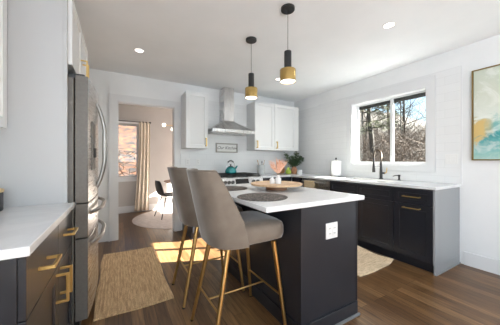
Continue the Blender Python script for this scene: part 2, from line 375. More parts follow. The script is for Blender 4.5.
d = MB().box(.002, w-.003, 0, .021, .672, .876).obj('drawer', M['dark'], lc2, bevel=.0015); pull(d, w*.45, 0, .785, .125, False, .038, .012)
d = front('door', lc2, .002, w-.003, .115, .668, M['dark']); pull(d, .045, 0, .575, .14, True, .038, .012)
tag(MB().box(XL+.002, -.243, .974, 1.853, .885, .917).obj('countertop', M['quartz'], bevel=.003), 'white quartz countertop at lower left beside the refrigerator panel', 'countertop')
# wall cabinet over the left counter
uc = thing('wall_cabinet', 'white wall cabinet cut by the left picture edge above the left counter', 'cabinet', (-.557, .98, 1.372), PLUS)
w = .87; MB().box(0, w, .021, .328, 0, .92).obj('body', M['cab'], uc, bevel=.002)
for a, b in ((.002, w/2-.001), (w/2+.001, w-.002)): front('door', uc, a, b, .001, .919, M['cab'])
# tall panels that frame the refrigerator
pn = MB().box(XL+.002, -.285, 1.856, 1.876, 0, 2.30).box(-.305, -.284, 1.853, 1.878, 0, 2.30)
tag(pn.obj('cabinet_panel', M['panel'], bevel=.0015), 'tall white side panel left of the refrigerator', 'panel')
tag(MB().box(XL+.002, -.285, 2.775, 2.795, 0, 2.30).obj('cabinet_panel', M['cab'], bevel=.0015), 'tall white side panel on the far side of the refrigerator', 'panel')
fc = thing('wall_cabinet', 'white two-door cabinet high above the refrigerator', 'cabinet', (-.262, 1.88, 1.815), PLUS)
w = .892; MB().box(0, w, .021, .62, 0, .455).obj('body', M['cab'], fc, bevel=.002)
d = front('door', fc, .002, w/2-.001, .001, .454, M['cab'], .05); pull(d, w/2-.05, 0, .11, .15, True)
d = front('door', fc, w/2+.001, w-.002, .001, .454, M['cab'], .05); pull(d, w/2+.05, 0, .11, .15, True)

# refrigerator: french doors over two drawers
fr = thing('refrigerator', 'stainless french-door refrigerator between the white panels on the left', 'refrigerator', (-.178, 1.888, 0), PLUS)
fw = .872
MB().box(0, fw, .078, .68, .03, 1.735).box(.05, fw-.05, .12, .6, 0, .03).obj('body', M['steelside'], fr, bevel=.004)
def bow(x): return -.022*(1-((x-fw/2)/(fw/2))**2)
def fpanel(x0, x1, z0, z1, name):
    n = 8; xs = [x0+(x1-x0)*i/n for i in range(n+1)]
    pts = [(x0, .072)] + [(x, bow(x)) for x in xs] + [(x1, .072)]
    pts[1] = (x0+.004, bow(x0)); pts[-2] = (x1-.004, bow(x1))
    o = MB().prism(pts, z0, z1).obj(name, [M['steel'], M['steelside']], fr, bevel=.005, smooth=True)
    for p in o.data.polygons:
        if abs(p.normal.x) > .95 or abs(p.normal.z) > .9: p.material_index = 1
    return o
def bowed(parent, p, q, out, r=.014):
    p, q = Vector(p), Vector(q); pts = []
    for i in range(17):
        t = i/16; k = min(1, math.sin(PI*t)*1.25)**.75 if 0 < t < 1 else 0
        pts.append(p.lerp(q, t) + Vector((0, -out*k, 0)))
    return MB().tube(pts, r, 10).obj('handle', M['steeldk'], parent, smooth=True)
dl = fpanel(0, fw/2-.002, .902, 1.757, 'door'); bowed(dl, (fw/2-.045, bow(fw/2)+.002, .965), (fw/2-.045, bow(fw/2)+.002, 1.66), .055)
dp = MB().box(.10, .30, -.020, .01, 1.12, 1.47).obj('dispenser', M['steelside'], dl, bevel=.004)
MB().box(.17, .23, -.032, -.018, 1.21, 1.28).obj('lever', M['black'], dp, bevel=.003)
dr = fpanel(fw/2+.002, fw, .902, 1.757, 'door'); bowed(dr, (fw/2+.045, bow(fw/2)+.002, .965), (fw/2+.045, bow(fw/2)+.002, 1.66), .055)
dd = fpanel(0, fw, .668, .896, 'drawer'); bowed(dd, (.07, bow(.07)+.002, .822), (fw-.07, bow(.07)+.002, .822), .062)
dd = fpanel(0, fw, .115, .660, 'drawer'); bowed(dd, (.07, bow(.07)+.002, .600), (fw-.07, bow(.07)+.002, .600), .062)
for x in (.02, fw-.10): MB().box(x, x+.08, .02, .14, 1.735, 1.772).obj('hinge_cover', M['black'], fr, bevel=.004)
MB().box(.02, fw-.02, .05, .08, .03, .11).obj('toe_grille', M['black'], fr)

# ------------------------------------------------------------------ window-wall run (faces -X): local x runs towards -Y
XC = 2.812; dep = XR-.002-XC
def run(y_far, y_near, name, label): return thing(name, label, 'cabinet', (XC, y_far, 0), MINUS), y_far-y_near
rc, w = run(1.489, 1.10, 'base_cabinet', 'charcoal end cabinet with brass pulls on one drawer and one door')
base_body(rc, w, dep, M['dark'])
d = front('drawer', rc, .003, w-.003, .708, .872, M['dark'], .045); pull(d, w*.5, 0, .79, .17)
d = front('door', rc, .003, w-.003, .118, .702, M['dark']); pull(d, w*.5, 0, .665, .17)
ep = MB().box(w, w+.018, 0, dep, .100, .884).box(w, w+.018, .012, dep, 0, .100).box(w+.018, w+.026, .012, dep, 0, .014); ep.obj('end_panel', mat('charcoal panel with painted reflection', (.27, .28, .295), .25), rc, bevel=.0015)  # charcoal lightened in its colour for the bright wall it reflects
rs, w = run(2.427, 1.491, 'sink_cabinet', 'wide charcoal sink cabinet without pulls under the window')
base_body(rs, w, dep, M['dark'], .66); MB().box(.001, .02, .022, dep, .66, .884).box(w-.02, w-.001, .022, dep, .66, .884).box(.02, w-.02, .022, .04, .66, .884).obj('rail', M['dark'], rs)
for a, b in ((.003, w/2-.002), (w/2+.002, w-.003)):
    front('false_front', rs, a, b, .708, .872, M['dark'], .045); front('door', rs, a, b, .118, .702, M['dark'])
dw = thing('dishwasher', 'stainless dishwasher in the window-wall run behind the island', 'dishwasher', (XC, 3.045, 0), MINUS)
w = .612; MB().box(.004, w-.004, .03, dep-.01, .10, .878).box(.01, w-.01, .07, .5, 0, .10).obj('body', M['slot'], dw)
d = MB().box(.004, w-.004, 0, .03, .115, .876).obj('door', M['steel'], dw, bevel=.003)
MB().tube([(.05, -.045, .835), (w-.05, -.045, .835)], .010).tube([(.07, -.045, .835), (.07, 0, .835)], .008).tube([(w-.07, -.045, .835), (w-.07, 0, .835)], .008).obj('handle', M['steel'], d, smooth=True)
tw = MB(); tp = [(-.058, .60), (-.060, .74), (-.058, .835), (-.045, .849), (-.032, .835), (-.030, .74), (-.031, .64)]
tw.rings([[(x, y, z) for y, z in tp] + [(x, y+(.003 if i > 3 else -.003), z-(.0 if i in (0, 6) else -.003)) for i, (y, z) in reversed(list(enumerate(tp)))] for x in (.12+.02*i for i in range(12))])
towel = tw.obj('dish_towel', M['towel'], loc=(XC, 3.045, 0), rot=(0, 0, MINUS)); tag(towel, 'beige tea towel folded over the dishwasher handle', 'towel')
rk, w = run(3.31, 3.047, 'base_cabinet', 'charcoal filler cabinet between dishwasher and the room corner'); base_body(rk, w, dep, M['dark']); front('door', rk, .003, w-.02, .118, .872, M['dark'], .045)
# range-wall run (faces -Y)
YC = 3.335; depb = YB-.002-YC
cr = thing('base_cabinet', 'charcoal cabinet right of the range in the room corner', 'cabinet', (2.166, YC, 0)); w = XC+.022-2.166; base_body(cr, w, depb, M['dark'])
d = front('drawer', cr, .003, w-.03, .708, .872, M['dark'], .045); pull(d, w*.48, 0, .79, .155)
for a, b in ((.003, w/2-.016), (w/2-.012, w-.03)): d = front('door', cr, a, b, .118, .702, M['dark']); pull(d, (a+b)/2, 0, .655, .155)
cl = thing('base_cabinet', 'charcoal cabinet left of the range beside the doorway', 'cabinet', (.945, YC, 0)); w = .447; base_body(cl, w, depb, M['dark'])
d = front('drawer', cl, .003, w-.003, .708, .872, M['dark'], .045); pull(d, w/2, 0, .79, .155)
d = front('door', cl, .003, w-.003, .118, .702, M['dark']); pull(d, w/2, 0, .655, .155)
# countertops
SX0, SX1, SY0, SY1 = 2.885, 3.255, 1.60, 2.34
ct = MB().slab([2.166, 2.787, SX0, SX1, XR-.010], [1.066, SY0, SY1, 3.31, YB-.010], lambda u, v: (u > 2.787 or v > 3.31) and not (SX0 < u < SX1 and SY0 < v < SY1), .885, .916, 'z')
tag(ct.obj('countertop', M['quartz'], bevel=.003), 'white quartz L-shaped countertop under the window and around the corner', 'countertop')
tag(MB().box(.935, 1.394, 3.31, YB-.010, .885, .916).obj('countertop', M['quartz'], bevel=.003), 'short white countertop between the range and the doorway', 'countertop')
# sink
sk = MB().slab([SX0-.018, SX0-.002, SX1+.002, SX1+.018], [SY0-.018, SY0-.002, SY1+.002, SY1+.018], lambda u, v: not (SX0-.002 < u < SX1+.002 and SY0-.002 < v < SY1+.002), .70, .884, 'z')
sk.box(SX0-.018, SX1+.018, SY0-.018, SY1+.018, .69, .70)
sink = sk.obj('sink', M['steel']); tag(sink, 'undermount steel sink set in the counter below the window', 'sink')
MB().lathe([(.001, 0), (.045, 0), (.045, .006), (.001, .006)], ((SX0+SX1)/2, (SY0+SY1)/2, .7005), 24).obj('drain', M['steelh'], sink, smooth=True)

# faucet
fx, fy = 3.335, 1.943
fa = thing('faucet', 'black pull-down kitchen faucet with spring neck in front of window', 'faucet', (fx, fy, .916))
MB().lathe([(.028, 0), (.028, .012), (.020, .018), (.018, .24), (.014, .25)], (0, 0, 0), 24).obj('body', M['black'], fa, smooth=True)
arc = [(0, 0, .24), (0, 0, .32)] + [(-.09+.09*math.cos(a), 0, .335+.09*math.sin(a)) for a in [PI*i/16 for i in range(17)]] + [(-.18, 0, .30)]
coil = mat('bronze spring coil', (.05, .033, .02), .4, .7)
sp_o = MB().tube(arc, .0085, 10).obj('neck', coil, fa, smooth=True)
hel = []; L = len(arc)-1
for i in range(L*14+1):
    t = i/14; k = min(int(t), L-1); p = Vector(arc[k]).lerp(Vector(arc[k+1]), t-k); tan = (Vector(arc[k+1])-Vector(arc[k])).normalized()
    sidev = Vector((0, 1, 0)); nrm = tan.cross(sidev); a = i*.9
    hel.append(p + (sidev*math.cos(a)+nrm*math.sin(a))*.0115)
MB().tube(hel, .0028, 5).obj('spring', coil, sp_o, smooth=True)
MB().lathe([(.018, .105), (.021, .11), (.019, .16), (.014, .22), (.012, .305)], (-.18, 0, 0), 20).obj('spray_head', M['black'], fa, smooth=True)
MB().bar((-.018, 0, .19), (-.165, 0, .19), .010).obj('holder_arm', M['black'], fa, bevel=.001)
hv = MB().tube([(0, -.016, .09), (0, -.055, .09)], .013, 14).obj('valve', M['black'], fa, smooth=True)
MB().tube([(0, -.055, .09), (0, -.075, .10), (0, -.085, .17)], [.010, .007, .005], 10).obj('lever', M['gold'], hv, smooth=True)
so = thing('soap_dispenser', 'small black soap pump beside the faucet', 'soap pump', (3.345, 1.70, .916))
MB().lathe([(.021, 0), (.021, .008), (.013, .012), (.012, .05), (.016, .055), (.016, .075), (.001, .078)], (0, 0, 0), 20).obj('pump', M['black'], so, smooth=True)
MB().tube([(0, 0, .066), (-.05, .02, .068), (-.085, .035, .058)], .006, 8).obj('spout', M['black'], so, smooth=True)

# paper towel
pt = thing('paper_towel_holder', 'white paper towel roll standing on the counter left of window', 'paper towel', (3.27, 2.69, .916))
MB().lathe([(.090, 0), (.090, .010), (.001, .010)], (0, 0, 0), 28).obj('base', M['black'], pt, smooth=True)
MB().lathe([(.082, .012), (.085, .016), (.085, .262), (.082, .266), (.018, .272), (.018, .012)], (0, 0, 0), 32).obj('roll', M['paper'], pt, smooth=True)
MB().lathe([(.007, .010), (.007, .295), (.014, .300), (.014, .318), (.001, .322)], (0, 0, 0), 16).obj('finial_rod', M['black'], pt, smooth=True)

# ------------------------------------------------------------------ range
ra = thing('range', 'stainless slide-in gas range under the hood', 'range', (1.399, 3.29, 0)); rw = .762
MB().box(.002, rw-.002, .04, .655, .09, .905).box(.04, rw-.04, .10, .6, 0, .09).obj('body', M['steel'], ra, bevel=.002)
dd = MB().box(.004, rw-.004, 0, .04, .26, .745).obj('oven_door', M['steel'], ra, bevel=.003)
MB().box(.10, rw-.10, -.003, .01, .34, .62).obj('window', M['glassblk'], dd, bevel=.002)
MB().tube([(.06, -.05, .70), (rw-.06, -.05, .70)], .012).tube([(.09, -.05, .70), (.09, .002, .70)], .009).tube([(rw-.09, -.05, .70), (rw-.09, .002, .70)], .009).obj('handle', M['steelh'], dd, smooth=True)
MB().box(.004, rw-.004, 0, .04, .095, .252).obj('drawer', M['steel'], ra, bevel=.003)
cp = MB().rings([[(x, .04, .755), (x, -.022, .765), (x, .030, .908), (x, .075, .916), (x, .09, .755)] for x in (.002, rw-.002)]).obj('control_panel', M['steelh'], ra, bevel=.003)
nrm = Vector((0, -.94, .34)); u_ = Vector((0, .34, .94))
def onpanel(x, s): return Vector((x, -.022, .765)) + Vector((0, .052, .143))*s + nrm*.001
a = onpanel(.235, .2); b_ = onpanel(.235, .85)
MB().rings([[Vector((x, p.y, p.z)) + nrm*o for p, o in ((a, .0005), (b_, .0005), (b_, .004), (a, .004))] for x in (.235, .475)]).obj('display', M['glassblk'], cp)
for x in (.05, .115, .180, .565, .65):
    c = onpanel(x, .5); kb = MB().tube([c, c+nrm*.010, c+nrm*.012, c+nrm*.034], [.029, .029, .022, .020], 20).obj('knob', M['knob'], cp, smooth=True)
    MB().bar(c+nrm*.034-u_*.018, c+nrm*.034+u_*.018, .006).obj('grip', M['black'], kb)
MB().box(.004, rw-.004, .082, .655, .905, .922).obj('cooktop', M['iron'], ra, bevel=.002)
for k in range(3):
    g = MB(); x0 = .02+k*.244; x1 = x0+.234
    for y in (.10, .245, .385, .525, .64): g.box(x0, x1, y-.006, y+.006, .945, .958)
    for x in (x0+.006, (x0+x1)/2, x1-.006): g.box(x-.006, x+.006, .094, .646, .945, .958)
    for x in (x0+.006, x1-.006):
        for y in (.10, .64): g.box(x-.006, x+.006, y-.006, y+.006, .922, .945)
    g.obj('grate', M['iron'], ra, bevel=.002)
for x, y in ((.137, .20), (.137, .52), (.381, .36), (.625, .20), (.625, .52)): MB().lathe([(.045, 0), (.045, .012), (.03, .016), (.001, .016)], (x, y, .922), 20).obj('burner', M['iron'], ra, smooth=True)
# kettle
kt = thing('kettle', 'teal whistling kettle with black handle on the range', 'kettle', (1.735, 3.70, .9585))
MB().lathe([(.085, 0), (.100, .012), (.104, .035), (.092, .075), (.065, .108), (.045, .118), (.001, .120)], (0, 0, 0), 36).obj('body', M['teal'], kt, smooth=True)
MB().lathe([(.045, .118), (.040, .128), (.010, .132), (.010, .140), (.016, .150), (.012, .162), (.001, .165)], (0, 0, 0), 24).obj('lid', M['black'], kt, smooth=True)
MB().tube([(.075, 0, .08), (.105, 0, .10), (.130, 0, .135)], [.020, .016, .011], 14).obj('spout', M['teal'], kt, smooth=True)
ha = [(-.085+.0*i, 0, .09) for i in range(1)] + [(-.082*math.cos(t), 0, .125+.095*math.sin(t)) for t in [PI*i/14 for i in range(15)]] + [(.080, 0, .095)]
MB().tube(ha, .0055, 8).obj('handle_wire', M['steelh'], kt, smooth=True)
MB().tube([(-.072*math.cos(t)*1.0, 0, .137+.090*math.sin(t)) for t in [PI*(.22+.56*i/10) for i in range(11)]], .012, 10).obj('handle_grip', M['black'], kt, smooth=True)
# hood
hd = thing('range_hood', 'stainless pyramid chimney range hood above the range', 'hood', (1.718, YB-.010, 1.665))
hw, hdp = .40, .455
def rect(w_, y0, z, x=0): return [(x-w_, y0, z), (x+w_, y0, z), (x+w_, 0, z), (x-w_, 0, z)]
MB().rings([rect(hw, -hdp, 0), rect(hw, -hdp, .048), rect(hw-.004, -hdp+.004, .050), rect(.26, -.335, .125), rect(.108, -.235, .215), rect(.101, -.225, .235)]).obj('canopy', M['steelh'], hd, bevel=.002)
MB().box(-.099, .099, -.222, 0, .236, .79).box(-.096, .096, -.218, 0, .77, .825).obj('chimney', M['steelh'], hd, bevel=.002)
MB().box(-.34, .34, -.40, -.06, -.006, 0).obj('filter', M['steel'], hd)
# wall cabinets on the range wall
def upper(x0, x1, label, doors):
    t = thing('wall_cabinet', label, 'cabinet', (x0, 3.63, 1.385)); w = x1-x0; hh = .905
    MB().box(0, w, .021, YB-.011-3.63, 0, hh).obj('body', M['cab'], t, bevel=.0015)
    for a, b, hx in doors:
        d = front('door', t, a, b, .001, hh-.001, M['cab'], .06); pull(d, hx, 0, .105, .135, True, .03, .016)
    return t
upper(.925, 1.288, 'single-door white wall cabinet between doorway and range hood', [(.002, .361, .325)])
upper(2.198, 2.648, 'white wall cabinet just right of the range hood', [(.002, .448, .04)])
t = upper(2.650, 3.262, 'white wall cabinet nearest the window, right of its neighbour', [(.002, .53, .04)])
MB().box(.532, .612, .002, .021, 0, .905).obj('filler', M['cab'], t)
# sign
sg = thing('wall_sign', 'small framed white sign with handwritten words over the kettle', 'sign', (1.548, YB-.010, 1.335))
sw_, sh = .44, .175; gw = wood('grey washed frame wood', (.25, .24, .21), (.36, .35, .31))
MB().slab([0, .02, sw_-.02, sw_], [0, .02, sh-.02, sh], lambda u, v: not (.02 < u < sw_-.02 and .02 < v < sh-.02), -.022, 0, 'y').obj('frame', gw, sg, bevel=.001)
MB().box(.02, sw_-.02, -.010, 0, .02, sh-.02).obj('board', mat('sign white', (.74, .74, .72), .6), sg)
def text_mesh(name, s, size, parent, loc, rot, m, shear=0, ext=.0006, align='CENTER'):
    cu = bpy.data.curves.new(name, 'FONT'); cu.body = s; cu.size = size; cu.extrude = ext; cu.shear = shear; cu.align_x = align; cu.align_y = 'CENTER'
    tmp = bpy.data.objects.new('tmp', cu); C.objects.link(tmp); dg = bpy.context.evaluated_depsgraph_get(); me = bpy.data.meshes.new_from_object(tmp.evaluated_get(dg))
    bpy.data.objects.remove(tmp); bpy.data.curves.remove(cu); me.materials.clear(); me.materials.append(m)
    o = bpy.data.objects.new(name, me); C.objects.link(o); o.parent = parent; o.location = loc; o.rotation_euler = rot; return o
text_mesh('lettering', 'Our Kitchen', .078, sg, (sw_/2, -.0112, sh/2), (PI/2, 0, 0), mat('sign ink', (.05, .05, .05), .6), .35)

# utensil crock with utensils
ux, uy = 2.405, 3.74
uk = thing('utensil_crock', 'grey utensil crock on the counter right of the range', 'crock', (ux, uy, .916))
MB().lathe([(.066, 0), (.072, .004), (.075, .185), (.070, .187), (.066, .01), (.001, .008)], (0, 0, 0), 28, cap1=False).obj('vessel', M['grey'], uk, smooth=True)
def utensil(name, label, dx, dy, tipx, tipy, ln, head, m):
    t = thing(name, label, 'utensil', (ux+dx, uy+dy, .928), 0, 'utensils in the grey crock')
    p0, p1 = Vector((0, 0, 0)), Vector((tipx, tipy, ln))
    MB().tube([p0, p1], [.006, .007], 8).obj('shaft', m, t, smooth=True)
    if head == 'spoon': MB().tube([p1, p1*1.06, p1*1.14, p1*1.24, p1*1.28], [.007, .02, .027, .020, .003], 12, .35).obj('bowl', m, t, smooth=True)
    else: MB().tube([p1, p1*1.04, p1*1.26, p1*1.27], [.008, .024, .028, .024], 4, .22).obj('blade', m, t)
utensil('wooden_spoon', 'wooden spoon leaning left in the grey crock', -.02, 0, -.045, .01, .215, 'spoon', M['utwood'])
utensil('spatula', 'wooden spatula leaning right in the grey crock', .02, .01, .060, .015, .21, 'flat', M['utwood'])
utensil('ladle', 'black spoon upright in the middle of grey crock', 0, -.02, .012, .01, .20, 'spoon', M['black'])

# corner group: board, plant, pear, candle
bd = MB()
bd.rings([[(x*.10, y, .12+z*.12) for x, z in [(math.copysign(abs(math.cos(a))**.5, math.cos(a)), math.copysign(abs(math.sin(a))**.5, math.sin(a))) for a in [2*PI*i/32 for i in range(32)]]] for y in (0, .018)])
bd.box(-.02, .02, .001, .017, .235, .285)
tag(bd.obj('cutting_board', M['boardwood'], loc=(3.0, 3.865, .918), rot=(math.radians(-14), 0, 0), bevel=.003), 'reddish wooden cutting board leaning on the tile behind the plant', 'cutting board')
px, py = 3.175, 3.67
pl = thing('potted_plant', 'leafy green branches in a terracotta vase in the counter corner', 'plant', (px, py, .916))
MB().lathe([(.045, 0), (.065, .03), (.070, .07), (.050, .115), (.040, .13), (.045, .145), (.040, .145), (.035, .12), (.001, .11)], (0, 0, 0), 28, cap1=False).obj('vase', M['terra'], pl, smooth=True)
st, lf = MB(), MB(); rnd = random.Random(3)
def leaf(mb, p, dirv, ln, wd, up=Vector((0, 0, 1))):
    d = dirv.normalized(); s = d.cross(up); s = s.normalized() if s.length > .01 else Vector((1, 0, 0)); n_ = s.cross(d)*.12*ln
    pts = [p, p+d*ln*.3+s*wd*.5+n_, p+d*ln*.7+s*wd*.42+n_, p+d*ln, p+d*ln*.7-s*wd*.42+n_, p+d*ln*.3-s*wd*.5+n_]
    mid_ = [p+d*ln*.5]
    V = [mb.b.verts.new(q) for q in pts]; c = mb.b.verts.new(mid_[0])
    for i in range(6): mb.b.faces.new((V[i], V[(i+1) % 6], c))
for k in range(22):
    a = rnd.uniform(0, 2*PI); tilt = rnd.uniform(.06, .95); ln = rnd.uniform(.22, .39)
    d0 = Vector((math.cos(a)*tilt*1.0, math.sin(a)*tilt*.5-.08, 1)).normalized(); pts = []
    for i in range(8):
        t = i/7; pts.append(Vector((0, 0, .10)) + d0*ln*t + Vector((math.cos(a)*.05, math.sin(a)*.03-.01, -.03))*t*t)
    st.tube(pts, .0025, 5)
    for i in range(2, 8):
        for q in range(4):
            b = rnd.uniform(0, 2*PI); leaf(lf, pts[i]+Vector((0, 0, rnd.uniform(-.012, .012))), Vector((math.cos(b), math.sin(b)*.8, rnd.uniform(-.2, .6))), rnd.uniform(.045, .075), rnd.uniform(.026, .042))
st.obj('stem', M['stem'], pl, smooth=True); lf.obj('foliage', M['leaf'], pl)
pe = thing('pear_ornament', 'green pear ornament in front of the terracotta vase', 'ornament', (2.965, 3.60, .916))
MB().lathe([(.02, 0), (.048, .006), (.060, .035), (.055, .068), (.034, .098), (.026, .118), (.018, .130), (.001, .134)], (0, 0, 0), 28).obj('body', M['pear'], pe, smooth=True)
MB().tube([(0, 0, .13), (.004, 0, .15), (.012, 0, .165)], .003, 6).obj('stem', M['stem'], pe, smooth=True)
ca = thing('candle_jar', 'white candle jar right of the plant on the corner counter', 'candle', (3.08, 3.40, .916))
MB().lathe([(.046, 0), (.049, .004), (.049, .085), (.045, .087), (.044, .012), (.001, .010)], (0, 0, 0), 28, cap1=False).obj('jar', M['white'], ca, smooth=True)
MB().lathe([(.0435, .012), (.0435, .070), (.001, .070)], (0, 0, 0), 24).obj('wax', M['plastic'], ca, smooth=True)

# wall plates
def plate(label, loc, rz, w, h, n, toggles=True):
    t = thing('outlet_plate', label, 'outlet', loc, rz); MB().box(-w/2, w/2, -.006, 0, -h/2, h/2).obj('plate', M['plastic'], t, bevel=.002)
    for i in range(n):
        x = (i-(n-1)/2)*.046
        r = MB().box(x-.0165, x+.0165, -.009, -.006, -.034, .034).obj('rocker', M['plastic'], t, bevel=.001)
        if not toggles:
            for zz in (-.018, .018): MB().box(x-.007, x-.004, -.0095, -.009, zz-.005, zz+.005).box(x+.004, x+.007, -.0095, -.009, zz-.005, zz+.005).obj('slot', M['slot'], r)
    return t
plate('double switch plate on tile right of the window', (XR-.0095, 1.155, 1.205), MINUS, .118, .118, 2)
plate('outlet plate on tile left of the kettle, nearer the doorway', (1.035, YB-.0095, 1.165), 0, .072, .115, 1, False)
plate('outlet plate on tile left of the kettle, nearer the sign', (1.215, YB-.0095, 1.165), 0, .072, .115, 1, False)

# ------------------------------------------------------------------ island
il = thing('kitchen_island', 'charcoal kitchen island under a white quartz top', 'island', (1.195, 1.72, 0))
ox, oy = 1.195, 1.72
IX0, IX1, IY0, IY1 = 1.036, 1.612, 1.128, 2.32
def L(x0, x1, y0, y1): return (x0-ox, x1-ox, y0-oy, y1-oy)
MB().box(*L(.737, 1.653, 1.09, 2.37), .885, .917).obj('top', M['quartz'], il, bevel=.004)
MB().box(*L(IX0, IX1-.02, IY0+.012, IY1-.012), .0, .884).obj('body', M['dark'], il, bevel=.0015)
MB().box(*L(IX0, IX1-.012, IY0, IY0+.012), 0, .884).obj('end_panel', M['dark'], il, bevel=.0015)
for q in (L(IX1-.012, IX1, IY0-.004, IY0+.03), L(IX1-.02, IX1, IY1-.03, IY1)): MB().box(*q, .10, .884).obj('corner_stile', M['dark'], il, bevel=.0015)
pb = MB().box(*L(IX0-.012, IX1-.01, IY0-.014, IY0), 0, .105).box(*L(IX0-.012, IX0, IY0, IY1), 0, .105).box(*L(IX0-.012, IX1-.01, IY1-.012, IY1), 0, .105)
pb.obj('baseboard', M['dark'], il, bevel=.003)
MB().box(*L(IX0-.03, IX1+.0, IY0-.032, IY0-.014), 0, .018).obj('shoe_moulding', mat('grey shoe moulding', (.16, .165, .175), .3), il, bevel=.006)
for a, b in ((1.14, 1.53), (1.53, 1.92), (1.92, 2.31)):
    o = MB().shaker(0, b-a-.004, .118, .876, 0, .018, .058).obj('door', M['dark'], il, loc=(IX1-ox, a-oy+.002, 0), rot=(0, 0, PLUS), bevel=.0015)
plate('white double outlet plate on the end of the island', (1.322, IY0-.0003, .688), 0, .118, .112, 2, False)

# things on the island
def placemat(x, y, label):
    mb = MB(); n = 64; r = .188
    mb.rings([[(rr*math.cos(2*PI*i/n), rr*math.sin(2*PI*i/n), z) for i in range(n)] for rr, z in ((r-.003, 0), (r, .002), (r-.002, .0045), (r*.7, .005), (r*.35, .005), (.001, .005))])
    tag(mb.obj('placemat', M['placemat'], loc=(x, y, .9172), smooth=True), label, 'placemat', 'round placemats on the island')
placemat(.925, 1.425, 'round speckled placemat at the near corner of the island')
placemat(.925, 2.03, 'round speckled placemat at the range end of the island')
tx, ty = 1.285, 1.735
tr = thing('lazy_susan', 'round wooden lazy susan tray on the island', 'tray', (tx, ty, .9175))
MB().lathe([(.095, 0), (.100, .004), (.100, .036), (.060, .042), (.001, .042)], (0, 0, 0), 36).obj('foot', M['traybase'], tr, smooth=True)
MB().lathe([(.200, .042), (.235, .044), (.240, .050), (.240, .059), (.236, .061), (.230, .057), (.001, .056)], (0, 0, 0), 64).obj('plate', M['traywood'], tr, smooth=True)
zt = .9175+.0565
def bottle(x, y, r, h, label):
    t = thing('bottle_vase', label, 'vase', (x, y, zt), 0, 'small glass vases on the tray')
    MB().lathe([(r*.9, 0), (r, .004), (r, h*.6), (r*.5, h*.75), (r*.42, h*.95), (r*.5, h), (r*.38, h), (r*.34, h*.76), (r*.86, h*.58), (r*.86, .008), (.001, .006)], (0, 0, 0), 24, cap1=False).obj('vessel', M['frost'], t, smooth=True)
M['frost'] = mat('frosted white glass', (.86, .87, .87), .2, 0, Transmission_Weight=.15)
bottle(tx-.052, ty-.005, .024, .070, 'shorter frosted glass vase on left of the tray')
bottle(tx-.005, ty-.035, .028, .082, 'frosted glass vase holding the peach dried grass')
pg = thing('dried_grass', 'peach dried grass plumes standing in a vase on the tray', 'dried grass', (tx-.005, ty-.035, zt+.012))
rnd = random.Random(5); sm, pm = MB(), MB()
vr = Vector((.8665, -.499, 0))
for k in range(34):
    a = rnd.uniform(-1, 1)*.62 - .04; b = rnd.uniform(-.3, .3); ln = rnd.uniform(.09, .14) + (.035 if a > .45 else 0)
    d0 = (Vector((0, 0, 1))*math.cos(a) + vr*math.sin(a) + Vector((.499, .8665, 0))*b).normalized()
    base = Vector((0, 0, .070)); sm.tube([Vector((0, 0, .0)), base + d0*.02], .0012, 4)
    p0 = base + d0*.01; droop = vr*math.sin(a)*.02 - Vector((0, 0, .01))
    pts = [p0 + d0*ln*t + droop*t*t for t in (0, .25, .5, .75, 1)]
    pm.tube(pts, [.0012, .003, .004, .0025, .0005], 6)
    for q in range(40):
        t = rnd.uniform(.15, .98); p = p0 + d0*ln*t; e = (d0*.7 + Vector((rnd.uniform(-1, 1), rnd.uniform(-1, 1), rnd.uniform(-1, 1)))*.6).normalized()*rnd.uniform(.012, .026)
        s = e.cross(Vector((.3, .5, .8))).normalized()*.0012
        v = [pm.b.verts.new(x) for x in (p-s, p+s, p+e)]; pm.b.faces.new(v)
sm.obj('stem', M['stem'], pg); pm.obj('plume', M['pampas'], pg)

